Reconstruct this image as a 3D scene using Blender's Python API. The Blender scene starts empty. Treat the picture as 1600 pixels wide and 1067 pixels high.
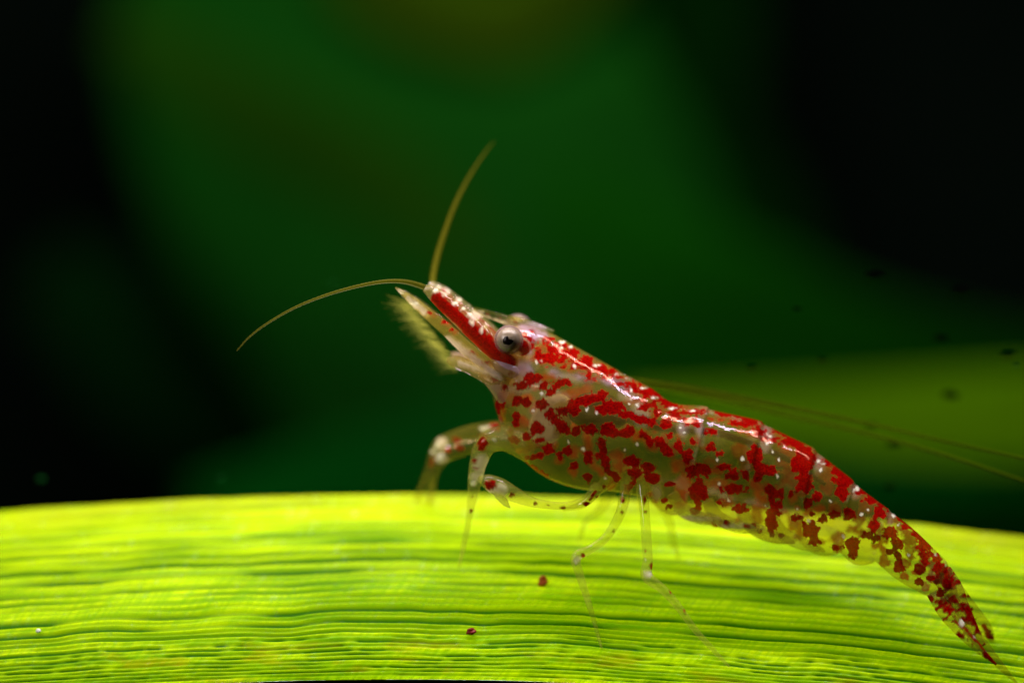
import bpy, math, random
import numpy as np
from mathutils import Vector

random.seed(7)
RNG = np.random.RandomState(11)
SC = bpy.context.scene
COL = SC.collection
R = math.radians

# ------------------------------------------------------------------ camera, world, lamps
D = 40.0                                   # camera distance to the plane y = 0
def P(px, py, y=0.0):
    """photograph pixel + depth -> place in the scene (1 unit = 100 px at y = 0)"""
    k = (D + y) / D
    return ((px - 800.0) / 100.0 * k, y, (533.5 - py) / 100.0 * k)

cam_d = bpy.data.cameras.new('camera')
cam = bpy.data.objects.new('camera', cam_d)
COL.objects.link(cam)
cam.location = (0, -D, 0)
cam.rotation_euler = (R(90), 0, 0)
cam_d.sensor_width = 36
cam_d.lens = 36 * D / 16.0
cam_d.clip_start = 0.5
cam_d.clip_end = 600
cam_d.dof.use_dof = True
cam_d.dof.focus_distance = D - 0.68
cam_d.dof.aperture_fstop = (cam_d.lens / 1000.0) / 2.5     # wide open macro lens
SC.camera = cam

w = bpy.data.worlds.new('World'); SC.world = w
w.use_nodes = True
w.node_tree.nodes['Background'].inputs[0].default_value = (0.5, 0.8, 0.6, 1)
w.node_tree.nodes['Background'].inputs[1].default_value = 0.003
SC.view_settings.view_transform = 'Standard'
SC.view_settings.look = 'None'
SC.view_settings.exposure = 0
SC.view_settings.gamma = 1
SC.cycles.transparent_max_bounces = 24
SC.cycles.max_bounces = 10

def area(name, loc, target, sx, sy, power, color):
    l = bpy.data.lights.new(name, 'AREA')
    l.shape = 'RECTANGLE'; l.size = sx; l.size_y = sy
    l.energy = power; l.color = color
    o = bpy.data.objects.new(name, l); COL.objects.link(o)
    o.location = loc
    o.rotation_euler = (Vector(target) - Vector(loc)).to_track_quat('-Z', 'Y').to_euler()
    return o
area('tank_lamp', (0.5, -1.2, 15), (0.5, -0.6, -3), 26, 1.2, 8600, (1.0, 0.93, 0.98))
area('back_lamp', (-0.5, 13, -12.5), (-0.3, 0.5, -4), 12, 4, 11800, (1.0, 0.98, 0.9))
area('front_fill', (-18, -15, 9), (0, 0, -1), 8, 8, 3300, (1.0, 0.95, 0.92))  # unseen fill added to brighten the sides facing the camera
area('background_fill', (-2, 22, 34), (-2, 60, 4), 30, 8, 12000, (1.0, 1.0, 0.9))  # unseen fill added to light the leaves far behind

# ------------------------------------------------------------------ helpers
def link(name, verts, faces, mat=None, parent=None, smooth=True, attr=None, uv2=None):
    me = bpy.data.meshes.new(name)
    va = np.asarray(verts, float); tri = np.array([q[:3] for q in faces], int); cc = va.mean(0)
    a0, b0, c0 = va[tri[:, 0]] - cc, va[tri[:, 1]] - cc, va[tri[:, 2]] - cc
    if (a0 * np.cross(b0, c0)).sum() < 0:                         # keep every skin facing outwards
        faces = faces[:, ::-1] if isinstance(faces, np.ndarray) else [tuple(q)[::-1] for q in faces]
    if isinstance(verts, np.ndarray):
        nv = len(verts); nf = len(faces); k = faces.shape[1]
        me.vertices.add(nv); me.vertices.foreach_set('co', verts.astype(np.float32).ravel())
        me.loops.add(nf * k); me.loops.foreach_set('vertex_index', faces.astype(np.int32).ravel())
        me.polygons.add(nf)
        me.polygons.foreach_set('loop_start', np.arange(0, nf * k, k, dtype=np.int32))
        me.polygons.foreach_set('use_smooth', np.full(nf, smooth))
        me.update(calc_edges=True); me.validate()
    else:
        me.from_pydata(verts, [], faces); me.update()
        for p in me.polygons: p.use_smooth = smooth
    if attr is not None:
        a = me.attributes.new('pig', 'FLOAT_COLOR', 'POINT')
        c = np.ones((len(attr), 4), np.float32); c[:, :attr.shape[1]] = attr
        a.data.foreach_set('color', c.ravel())
    if uv2 is not None:
        a = me.attributes.new('surf', 'FLOAT_VECTOR', 'POINT')
        a.data.foreach_set('vector', uv2.astype(np.float32).ravel())
    if mat: me.materials.append(mat)
    o = bpy.data.objects.new(name, me); COL.objects.link(o)
    if parent:
        o.parent = parent
    return o

def tag(o, label=None, cat=None, group=None, kind=None):
    for k, v in (('label', label), ('category', cat), ('group', group), ('kind', kind)):
        if v: o[k] = v
    return o

_lat = RNG.rand(256, 256)
def noise2(x, y):
    xi = np.floor(x).astype(int); yi = np.floor(y).astype(int)
    fx = x - xi; fy = y - yi
    fx = fx * fx * (3 - 2 * fx); fy = fy * fy * (3 - 2 * fy)
    a = _lat[xi & 255, yi & 255]; b = _lat[(xi + 1) & 255, yi & 255]
    c = _lat[xi & 255, (yi + 1) & 255]; d = _lat[(xi + 1) & 255, (yi + 1) & 255]
    return (a * (1 - fx) + b * fx) * (1 - fy) + (c * (1 - fx) + d * fx) * fy
def fbm(x, y, n=3):
    s = 0; a = 0.5
    for i in range(n):
        s = s + a * noise2(x * 2 ** i + 17 * i, y * 2 ** i + 31 * i); a *= 0.5
    return s
def sstep(a, b, x):
    t = np.clip((x - a) / (b - a), 0, 1); return t * t * (3 - 2 * t)

def catmull(pts, n):
    p = np.array(pts, float); m = len(p)
    p = np.vstack([2 * p[0] - p[1], p, 2 * p[-1] - p[-2]])
    t = np.linspace(0, m - 1 - 1e-9, n); i = t.astype(int); f = (t - i)[:, None]
    a, b, c, d = p[i], p[i + 1], p[i + 2], p[i + 3]
    return 0.5 * (2 * b + (c - a) * f + (2 * a - 5 * b + 4 * c - d) * f ** 2 + (3 * b - a - 3 * c + d) * f ** 3)

def grid_faces(nu, nv, closed):
    i = np.arange(nu - 1)[:, None]; j = np.arange(nv if closed else nv - 1)[None, :]
    j2 = (j + 1) % nv
    f = np.stack([i * nv + j, i * nv + j2, (i + 1) * nv + j2, (i + 1) * nv + j], -1)
    return f.reshape(-1, 4)

def to_px(v):
    k = (D + v[:, 1]) / D
    return v[:, 0] * 100 / k + 800, 533.5 - v[:, 2] * 100 / k

# pigment: each entry is (x0,y0,x1,y1,radius) a capsule or (x,y,rx,ry) an ellipse, on the animal's own surface
def paint(px, py, spots, soft=2.5, jag=3.0, scale=3.2, seed=0.0):
    m = np.zeros(len(px))
    rx_, ry_ = 0.8 * px + 0.6 * py, -0.6 * px + 0.8 * py
    jx = (noise2(rx_ / scale + seed, ry_ / scale) - 0.5) * jag + (noise2((rx_ * 0.55 - ry_ * 0.83) / (scale * 2.6) + 9 + seed, (rx_ * 0.83 + ry_ * 0.55) / (scale * 2.6)) - 0.5) * jag * 1.5
    for s in spots:
        if len(s) == 5:
            x0, y0, x1, y1, r = s
            sel = (px > min(x0, x1) - r - 9) & (px < max(x0, x1) + r + 9) & (py > min(y0, y1) - r - 9) & (py < max(y0, y1) + r + 9)
            if not sel.any(): continue
            X, Y = px[sel], py[sel]
            dx, dy = x1 - x0, y1 - y0; L = dx * dx + dy * dy + 1e-9
            t = np.clip(((X - x0) * dx + (Y - y0) * dy) / L, 0, 1)
            d = np.hypot(X - x0 - t * dx, Y - y0 - t * dy) - r
        else:
            x, y, rx, ry = s
            sel = (abs(px - x) < rx + 9) & (abs(py - y) < ry + 9)
            if not sel.any(): continue
            X, Y = px[sel], py[sel]
            d = (np.hypot((X - x) / rx, (Y - y) / ry) - 1) * min(rx, ry) * 1.15
        v = 1 - sstep(-soft, soft, d + jx[sel])
        m[sel] = np.maximum(m[sel], v)
    return m

# ------------------------------------------------------------------ materials
def new_mat(name):
    m = bpy.data.materials.new(name); m.use_nodes = True
    nt = m.node_tree; nt.nodes.clear()
    out = nt.nodes.new('ShaderNodeOutputMaterial')
    return m, nt, out
def N(nt, typ, **kw):
    n = nt.nodes.new(typ)
    for k, v in kw.items():
        if k.startswith('i_'):
            key = k[2:]; key = int(key) if key.isdigit() else key
            n.inputs[key].default_value = v
        else: setattr(n, k, v)
    return n
def mixc(nt, fac, a, b):
    n = N(nt, 'ShaderNodeMix', data_type='RGBA')
    for sock, v in ((n.inputs[0], fac), (n.inputs[6], a), (n.inputs[7], b)):
        if isinstance(v, (tuple, float, int)):
            sock.default_value = (*v, 1) if isinstance(v, tuple) and len(v) == 3 else v
        else: nt.links.new(v, sock)
    return n.outputs[2]
def math_(nt, op, a, b=None, clamp=False):
    n = N(nt, 'ShaderNodeMath', operation=op); n.use_clamp = clamp
    for s, v in zip(n.inputs, (a, b)):
        if v is None: continue
        if isinstance(v, (int, float)): s.default_value = v
        else: nt.links.new(v, s)
    return n.outputs[0]

def shell_material(name, tissue, milky, clear, coat=1.0, bump=0.25, trans=0.4, tint=(0.93, 0.88, 0.6), sheen=(0.80, 0.66, 1.0)):
    """clear, wet animal shell: pigment red in R, white flecks in G, milky tissue in B"""
    m, nt, out = new_mat(name); L = nt.links.new
    at = N(nt, 'ShaderNodeAttribute', attribute_name='pig')
    sep = N(nt, 'ShaderNodeSeparateColor'); L(at.outputs['Color'], sep.inputs[0])
    red, white, milk = sep.outputs
    lav = math_(nt, 'SUBTRACT', 1.0, at.outputs['Alpha'])        # alpha 1 = none, 0 = full bluish pink tint
    tc = N(nt, 'ShaderNodeTexCoord')
    n1 = N(nt, 'ShaderNodeTexNoise', i_Scale=9.0, i_Detail=4.0); L(tc.outputs['Object'], n1.inputs['Vector'])
    n2 = N(nt, 'ShaderNodeTexNoise', i_Scale=38.0, i_Detail=3.0); L(tc.outputs['Object'], n2.inputs['Vector'])
    rc = N(nt, 'ShaderNodeValToRGB')
    rc.color_ramp.elements[0].position = 0.3; rc.color_ramp.elements[0].color = (0.16, 0.0004, 0.0008, 1)
    rc.color_ramp.elements[1].position = 0.75; rc.color_ramp.elements[1].color = (0.50, 0.002, 0.0010, 1)
    L(n2.outputs[0], rc.inputs[0])
    tv = mixc(nt, n1.outputs[0], tuple(c * 0.7 for c in tissue), tuple(min(1, c * 1.3) for c in tissue))
    c = mixc(nt, milk, tv, milky)
    c = mixc(nt, lav, c, (0.55, 0.34, 0.60))
    c = mixc(nt, red, c, rc.outputs[0])
    c = mixc(nt, white, c, (0.95, 0.88, 0.72))
    op = math_(nt, 'ADD', math_(nt, 'MULTIPLY', milk, 0.62), 1 - clear, clamp=True)
    op = math_(nt, 'MAXIMUM', op, math_(nt, 'MULTIPLY', red, 0.95))
    op = math_(nt, 'MAXIMUM', op, white)
    op = math_(nt, 'MAXIMUM', op, math_(nt, 'MULTIPLY', lav, 0.85))
    bp = N(nt, 'ShaderNodeBump', i_Strength=bump, i_Distance=0.03)
    bh = math_(nt, 'ADD', n1.outputs[0], math_(nt, 'MULTIPLY', n2.outputs[0], 0.5))
    L(bh, bp.inputs['Height'])
    df = N(nt, 'ShaderNodeBsdfDiffuse'); L(c, df.inputs[0]); L(bp.outputs[0], df.inputs['Normal'])
    tl = N(nt, 'ShaderNodeBsdfTranslucent'); L(c, tl.inputs[0])
    mx = N(nt, 'ShaderNodeMixShader', i_0=trans); L(df.outputs[0], mx.inputs[1]); L(tl.outputs[0], mx.inputs[2])
    tr = N(nt, 'ShaderNodeBsdfTransparent'); tr.inputs[0].default_value = (*tint, 1)
    m2 = N(nt, 'ShaderNodeMixShader'); L(op, m2.inputs[0]); L(tr.outputs[0], m2.inputs[1]); L(mx.outputs[0], m2.inputs[2])
    gl = N(nt, 'ShaderNodeBsdfGlossy', i_Roughness=0.085); L(mixc(nt, math_(nt, 'MULTIPLY', red, 0.85), sheen, (1.0, 0.45, 0.16)), gl.inputs[0]); L(bp.outputs[0], gl.inputs['Normal'])
    fr = N(nt, 'ShaderNodeFresnel', i_IOR=1.42); L(bp.outputs[0], fr.inputs['Normal'])
    geo = N(nt, 'ShaderNodeNewGeometry')
    fac = math_(nt, 'MULTIPLY', math_(nt, 'MULTIPLY', fr.outputs[0], coat), math_(nt, 'SUBTRACT', 1.0, geo.outputs['Backfacing']), clamp=True)
    m3 = N(nt, 'ShaderNodeMixShader'); L(fac, m3.inputs[0]); L(m2.outputs[0], m3.inputs[1]); L(gl.outputs[0], m3.inputs[2])
    L(m3.outputs[0], out.inputs[0])
    return m

def plain_material(name, color, rough=0.4, spec=0.4, trans=0.0, var=0.0, scale=6.0, alpha=1.0):
    m, nt, out = new_mat(name); L = nt.links.new
    tc = N(nt, 'ShaderNodeTexCoord')
    n1 = N(nt, 'ShaderNodeTexNoise', i_Scale=scale, i_Detail=4.0); L(tc.outputs['Object'], n1.inputs['Vector'])
    c = mixc(nt, n1.outputs[0], tuple(x * (1 - var) for x in color), tuple(min(1, x * (1 + var)) for x in color))
    pb = N(nt, 'ShaderNodeBsdfPrincipled', i_Roughness=rough)
    pb.inputs['Specular IOR Level'].default_value = spec
    L(c, pb.inputs['Base Color'])
    last = pb.outputs[0]
    if trans > 0:
        tl = N(nt, 'ShaderNodeBsdfTranslucent'); L(c, tl.inputs[0])
        mx = N(nt, 'ShaderNodeMixShader', i_0=trans); L(last, mx.inputs[1]); L(tl.outputs[0], mx.inputs[2]); last = mx.outputs[0]
    if alpha < 1:
        tr = N(nt, 'ShaderNodeBsdfTransparent')
        mx = N(nt, 'ShaderNodeMixShader', i_0=alpha); L(tr.outputs[0], mx.inputs[1]); L(last, mx.inputs[2]); last = mx.outputs[0]
    L(last, out.inputs[0])
    return m

M_BODY = shell_material('shrimp_shell', (0.38, 0.29, 0.010), (0.80, 0.58, 0.44), clear=0.87, bump=0.05, coat=0.6)
M_LIMB = shell_material('shrimp_limb', (0.36, 0.30, 0.014), (0.78, 0.64, 0.52), clear=0.91, bump=0.05, coat=0.5)
M_CLEAR = shell_material('clear_limb', (0.66, 0.64, 0.08), (0.80, 0.70, 0.52), clear=0.86, bump=0.04, trans=0.5, tint=(0.99, 0.98, 0.80), coat=0.6)
M_BEAK = shell_material('clear_beak', (0.20, 0.26, 0.02), (0.70, 0.52, 0.60), clear=0.86, bump=0.03, coat=0.7)
M_HEAD = shell_material('shrimp_head', (0.42, 0.30, 0.10), (0.70, 0.48, 0.62), clear=0.72, bump=0.05)
M_ANT = shell_material('shrimp_antenna', (0.05, 0.075, 0.002), (0.62, 0.36, 0.62), clear=0.42, bump=0.02, coat=.0, trans=0.1)
M_FEELER = plain_material('feeler', (0.14, 0.12, 0.004), 0.6, 0.06, 0.3, 0.5, 30, alpha=0.42)

def leaf_material():
    m, nt, out = new_mat('bright_leaf'); L = nt.links.new
    at = N(nt, 'ShaderNodeAttribute', attribute_name='pig')
    sep = N(nt, 'ShaderNodeSeparateColor'); L(at.outputs['Color'], sep.inputs[0])
    sf = N(nt, 'ShaderNodeAttribute', attribute_name='surf')
    # rows of small cells: slanting ticks along each rib
    mp = N(nt, 'ShaderNodeMapping'); mp.inputs['Scale'].default_value = (0.0, 2.4, 13.0)
    L(sf.outputs['Vector'], mp.inputs['Vector'])
    wv = N(nt, 'ShaderNodeTexNoise', i_Scale=1.0, i_Detail=2.0, i_Distortion=0.4); L(mp.outputs[0], wv.inputs['Vector'])
    wr = N(nt, 'ShaderNodeMapRange', i_1=0.38, i_2=0.66); L(wv.outputs[0], wr.inputs[0])
    mf = N(nt, 'ShaderNodeMapping'); mf.inputs['Scale'].default_value = (0.28, 11.0, 0); L(sf.outputs['Vector'], mf.inputs['Vector'])
    nfine = N(nt, 'ShaderNodeTexNoise', i_Scale=1.0, i_Detail=3.0); L(mf.outputs[0], nfine.inputs['Vector'])
    ms = N(nt, 'ShaderNodeMapping'); ms.inputs['Scale'].default_value = (0.3, 1.5, 0); L(sf.outputs['Vector'], ms.inputs['Vector'])
    nz = N(nt, 'ShaderNodeTexNoise', i_Scale=3.0, i_Detail=5.0, i_Roughness=0.6); L(ms.outputs[0], nz.inputs['Vector'])
    nf = N(nt, 'ShaderNodeTexNoise', i_Scale=14.0, i_Detail=3.0); L(sf.outputs['Vector'], nf.inputs['Vector'])
    cr = N(nt, 'ShaderNodeValToRGB')
    cr.color_ramp.elements[0].position = 0.34; cr.color_ramp.elements[0].color = (0.30, 0.52, 0.0005, 1)
    cr.color_ramp.elements[1].position = 0.62; cr.color_ramp.elements[1].color = (0.80, 0.94, 0.0005, 1)
    L(math_(nt, 'ADD', math_(nt, 'MULTIPLY', nz.outputs[0], 0.22), math_(nt, 'MULTIPLY', nfine.outputs[0], 0.78)), cr.inputs[0])
    c = mixc(nt, sep.outputs[0], cr.outputs[0], (0.016, 0.11, 0.0006))
    c = mixc(nt, sep.outputs[1], c, (0.45, 0.30, 0.002))
    tick = math_(nt, 'MULTIPLY', wr.outputs[0], sep.outputs[2])
    c = mixc(nt, math_(nt, 'MULTIPLY', tick, 0.6), c, (0.16, 0.40, 0.001))
    bp = N(nt, 'ShaderNodeBump', i_Strength=0.3, i_Distance=0.02)
    gz = N(nt, 'ShaderNodeTexNoise', i_Scale=5.0, i_Detail=6.0, i_Roughness=0.75); L(sf.outputs['Vector'], gz.inputs['Vector'])
    gr = N(nt, 'ShaderNodeMapRange', i_1=0.56, i_2=0.72, i_3=0.06, i_4=0.7); L(gz.outputs[0], gr.inputs[0])
    h = math_(nt, 'SUBTRACT', math_(nt, 'MULTIPLY', nf.outputs[0], 0.5), math_(nt, 'MULTIPLY', tick, 1.0))
    L(h, bp.inputs['Height'])
    pb = N(nt, 'ShaderNodeBsdfPrincipled', i_Roughness=0.42); L(c, pb.inputs['Base Color']); L(bp.outputs[0], pb.inputs['Normal'])
    L(gr.outputs[0], pb.inputs['Specular IOR Level'])
    tl = N(nt, 'ShaderNodeBsdfTranslucent'); L(c, tl.inputs[0])
    mx = N(nt, 'ShaderNodeMixShader', i_0=0.5); L(pb.outputs[0], mx.inputs[1]); L(tl.outputs[0], mx.inputs[2])
    L(mx.outputs[0], out.inputs[0])
    return m
M_LEAF = leaf_material()

# ------------------------------------------------------------------ setting: backdrop
def backdrop():
    nu, nv = 60, 40
    u = np.linspace(-130, 130, nu); v = np.linspace(-80, 90, nv)
    U, V = np.meshgrid(u, v, indexing='ij')
    Y = 95 - (np.abs(U) / 130) ** 2 * 25 + fbm(U / 20 + 50, V / 20 + 50) * 6
    verts = np.stack([U, Y, V], -1).reshape(-1, 3)
    m = plain_material('dark_water', (0.006, 0.012, 0.008), 0.9, 0.0, 0, 0.3, 0.05)
    o = link('backdrop', verts, grid_faces(nu, nv, False), m)
    tag(o, kind='structure')
backdrop()

# ------------------------------------------------------------------ generic swept body
def sweep(name, pts, radii, mat=None, parent=None, n=60, seg=12, flat=1.0, tilt=0.0, spots=(), whites=(), milks=(), milk0=0.0,
          milk_fn=None, wob=0.0, jag=2.0, rednoise=0.0):
    """tapered swept limb through (px,py,y) with radii in px; flat = depth / width"""
    c = catmull(pts, n); r = catmull([[x] for x in radii], n)[:, 0].clip(0.05)
    w = np.array([P(*q) for q in c])
    tan = np.gradient(w, axis=0); tan /= np.linalg.norm(tan, axis=1)[:, None] + 1e-9
    ref = np.array([0, math.cos(tilt), math.sin(tilt)])
    side = np.cross(tan, ref); side /= np.linalg.norm(side, axis=1)[:, None] + 1e-9
    dep = np.cross(side, tan)
    rr = r / 100.0 * (D + c[:, 2]) / D
    # round the two ends
    s = np.linspace(0, 1, n)
    th = np.linspace(0, 2 * math.pi, seg, endpoint=False)
    vs = []
    for i in range(n):
        k = rr[i] * (1 + (wob * math.sin(i * 1.7 + len(name)) if wob else 0))
        vs.append(w[i] + k * (np.cos(th)[:, None] * side[i] + flat * np.sin(th)[:, None] * dep[i]))
    v = np.concatenate([w[:1], np.concatenate(vs), w[-1:]])
    f = (grid_faces(n, seg, True) + 1)[:, ::-1]
    cap = [[0, 1 + j, 1 + (j + 1) % seg, 1 + (j + 1) % seg] for j in range(seg)]
    e = 1 + (n - 1) * seg; last = len(v) - 1
    cap2 = [[last, e + (j + 1) % seg, e + j, e + j] for j in range(seg)]
    verts = [tuple(x) for x in v]
    faces = [tuple(x) for x in f] + [tuple(x[:3]) for x in cap] + [tuple(x[:3]) for x in cap2]
    px, py = to_px(v)
    near = v[:, 1] <= np.concatenate([w[:1, 1], np.repeat(w[:, 1], seg), w[-1:, 1]]) + 0.02
    red = paint(px, py, spots, 1.6, jag) * np.where(near, 1, 0.5)
    if rednoise:
        red = np.maximum(red, sstep(1 - rednoise, 1 - rednoise + 0.12, fbm(px / 7 + 40, py / 7 + 3)))
    wh = paint(px, py, whites, 1.5, 2.0)
    mk = np.maximum(paint(px, py, milks, 5, 3), milk0)
    if milk_fn is not None:
        ss = np.concatenate([[0], np.repeat(s, seg), [1]]); mk = np.maximum(mk, milk_fn(ss))
    return link(name, verts, faces, mat, parent, attr=np.stack([red, wh, mk], -1))

# ------------------------------------------------------------------ the leaf under the shrimp
TOPX = np.array([-1400, -700, -300, 0, 200, 400, 600, 800, 1000, 1200, 1400, 1600, 1900, 2300, 3000.])
TOPY = np.array([990, 880, 826, 796, 784, 775, 771, 773, 782, 797, 815, 838, 885, 960, 1120.])
def top_edge(x):
    return np.interp(x, np.linspace(-1400, 3000, 441), np.convolve(np.pad(np.interp(np.linspace(-1400, 3000, 441), TOPX, TOPY), 10, mode='edge'), np.ones(21) / 21, 'valid'))
QK = np.array([0, 20, 40, 100, 160, 220, 262, 289.]); YK = np.array([2.0, 1.80, 1.55, 0.74, -0.08, -0.64, -0.84, -0.88])
def leaf_depth(q):
    qq = np.linspace(0, 289, 120); yy = np.interp(qq, QK, YK)
    yy = np.convolve(np.pad(yy, 8, mode='reflect', reflect_type='odd'), np.ones(17) / 17, 'valid')
    return np.interp(q, qq, yy)
GROOVES = [(18, .2, 4), (33, .3, 4), (48, .4, 4), (62, .55, 3.8), (75, .7, 3.6), (88, .65, 3.2), (101, 1.0, 3.6), (118, 1.0, 4.0), (128, .5, 2.4), (138, .75, 3), (149, .6, 2.6),
           (159, .6, 2.5), (168, .55, 2.2), (180, 1.0, 3.8), (189, .5, 2.0), (198, 1.0, 3.4), (207, .6, 2.2), (214, .8, 2.4), (222, .6, 2.0), (230, 1.0, 2.5), (237, .75, 1.9), (244.5, 1.0, 2.1),
           (251, .8, 1.8), (258, .95, 1.9), (264, .75, 1.6), (270, .85, 1.6), (276, .8, 1.5), (282, .6, 1.4)]
def ribbed_leaf():
    u = np.concatenate([np.linspace(-1400, -40, 70, endpoint=False), np.linspace(-40, 1640, 640, endpoint=False), np.linspace(1640, 3000, 71)])
    q = np.linspace(0, 289, 280)
    U, Q = np.meshgrid(u, q, indexing='ij')
    warp = (fbm(U / 150 + 5, Q / 130 + 8) - 0.45) * 13 + (noise2(U / 38 + 71, Q / 25 + 3) - 0.5) * 1.5
    Qw = Q + warp * np.clip(Q / 60, 0.2, 1) * np.clip((289 - Q) / 40, 0.15, 1)
    g = np.zeros_like(U)
    for i, (c, s, wd) in enumerate(GROOVES):
        a = s * (0.85 + 0.6 * fbm(U / 110 + i * 13.7, U * 0 + i * 3.1, 3))
        a = a * (0.5 + 0.5 * sstep(0.08, 0.5, noise2(U / 120 + i * 7.3, U * 0 + i * 5.7)))    # breaks where cross veins join the rows
        if c > 215: a = a * (0.45 + 0.9 * noise2(U / 17 + i * 3.3, U * 0 + i * 9.1)) * (0.4 + 1.1 * noise2(U / 85 + i * 5.3, U * 0 + i * 2.1))
        up = np.exp(-np.abs(Qw - c) ** 2 / (2 * (wd * np.where(Qw < c, 1.25, 0.75)) ** 2))
        g = np.maximum(g, np.clip(a, 0, 1) * up)
    prof = leaf_depth(q); z = -q / 100.0
    ty = np.gradient(prof, q); tz = np.gradient(z, q); ln = np.hypot(ty, tz)
    ny, nz = tz / ln, -ty / ln
    if ny[100] > 0: ny, nz = -ny, -nz
    h = -g * 0.06 * (1 - 0.55 * sstep(200, 240, Q)) + (fbm(U / 90, Q / 45 + 40) - 0.45) * 0.06
    taper = np.clip(np.minimum((U + 1400) / 500, (3000 - U) / 600), 0, 1) ** 0.5
    y = prof[None, :] * taper + ny[None, :] * h
    qv = Q * taper + (1 - taper) * 150
    k = (D + y) / D
    X = (U - 800) / 100; Z = (533.5 - top_edge(U) - qv) / 100 + nz[None, :] * h
    topv = np.stack([X * k, y, Z * k], -1)
    nb = 30; bi = np.linspace(279, 0, nb).astype(int)
    th = 0.11 * np.sin(np.linspace(0, math.pi, nb))[None, :] ** 0.6 + 0.012
    yb = prof[bi][None, :] * taper[:, bi] - ny[bi][None, :] * th
    kb = (D + yb) / D
    Zb = (533.5 - top_edge(U[:, bi]) - qv[:, bi]) / 100 - nz[bi][None, :] * th
    botv = np.stack([X[:, bi] * kb, yb, Zb * kb], -1)
    v = np.concatenate([topv, botv], 1); nv = v.shape[1]
    gg = np.concatenate([g, np.full((len(u), nb), 0.3)], 1)
    dull = np.concatenate([0.55 * sstep(30, 3, Q) * 0 + 0.35 * (1 - sstep(2, 60, Q)) * (0.5 + fbm(U / 60, Q / 30)) +
                           sstep(0.52, 0.7, fbm(U / 70 + 90, Q / 18 + 70)) * sstep(205, 260, Q) * 0.55, np.zeros((len(u), nb))], 1)
    tk = np.concatenate([sstep(60, 150, Q) * (1 - 0.1 * sstep(200, 250, Q)) * (1 - g), np.zeros((len(u), nb))], 1)
    attr = np.stack([gg, np.clip(dull, 0, 1), tk], -1).reshape(-1, 3)
    Qa = np.concatenate([Q, Q[:, bi]], 1); Ua = np.concatenate([U, U[:, bi]], 1)
    surf = np.stack([Ua / 100, Qa / 100, (Ua + 0.75 * Qa) / 100], -1).reshape(-1, 3)
    o = link('ribbed_leaf', v.reshape(-1, 3), grid_faces(len(u), nv, True)[:, ::-1], M_LEAF, attr=attr, uv2=surf)
    tag(o, 'broad bright yellow-green leaf blade with long ribs, carrying the shrimp', 'leaf')
ribbed_leaf()
def on_leaf(px, py, lift=0.0):
    q = py - float(top_edge(px)); return float(leaf_depth(np.clip(q, 0, 289))) - lift

# ------------------------------------------------------------------ leaves out of focus behind
def far_leaf(name, pts, radii, color, label, tilt=0.4, flat=0.05, trans=0.25, n=40):
    m = plain_material(name, color, 0.9, 0.0, trans, 0.5, 0.11)
    o = sweep(name, pts, radii, m, n=n, seg=24, flat=flat, tilt=tilt)
    tag(o, label, 'leaf')
    return o
far_leaf('blurred_leaf', [(980, 626, 25), (1150, 645, 25), (1400, 656, 25), (1700, 655, 25), (2100, 690, 25)], [10, 40, 72, 84, 60], (0.16, 0.38, 0.002),
         'blurred olive green leaf reaching in from the right behind the tail')
far_leaf('blurred_leaf', [(570, -500, 58), (590, -100, 58), (610, 180, 58), (770, 480, 58), (900, 900, 58)], [300, 395, 410, 390, 300], (0.008, 0.098, 0.006),
         'huge dim green leaf filling the middle of the blurred background')
far_leaf('blurred_leaf', [(820, -400, 72), (840, -50, 72), (860, 250, 72), (1050, 480, 72), (1300, 700, 72)], [250, 330, 340, 260, 120], (0.004, 0.045, 0.003),
         'darkest green leaf shape added to fade the background into the black upper right')  # extra dim blade, added to fade the central green gradually into black
far_leaf('blurred_leaf', [(180, 40, 50), (400, 180, 50), (620, 300, 50), (760, 420, 50)], [40, 70, 65, 20], (0.022, 0.10, 0.003),
         'faint brownish green leaf slanting down through the upper left background')
far_leaf('blurred_leaf', [(720, -300, 56), (760, -120, 56), (790, 0, 56), (810, 90, 56)], [150, 260, 190, 30], (0.045, 0.095, 0.002),
         'dull olive leaf hanging into the top edge of the picture')
far_leaf('blurred_leaf', [(860, 300, 45), (1100, 500, 45), (1400, 600, 45), (1900, 640, 45)], [60, 150, 130, 60], (0.006, 0.09, 0.002),
         'dim dark green leaf sloping down to the right above the olive leaf')
far_leaf('blurred_leaf', [(60, 420, 64), (260, 560, 64), (500, 640, 64), (800, 700, 64)], [60, 150, 160, 60], (0.004, 0.04, 0.006),
         'faint blackish green leaf low in the left background')
far_leaf('blurred_leaf', [(300, 800, 30), (560, 745, 30), (800, 720, 30), (1100, 760, 30), (1700, 800, 30)], [50, 75, 95, 85, 60], (0.003, 0.13, 0.010),
         'dark green leaf lying blurred just beyond the bright leaf')

# ------------------------------------------------------------------ the shrimp
shrimp = bpy.data.objects.new('cherry_shrimp', None); COL.objects.link(shrimp)
shrimp.location = (0, 0, 0)
tag(shrimp, 'glassy shrimp with red blotches standing on the bright green leaf', 'shrimp')

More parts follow.
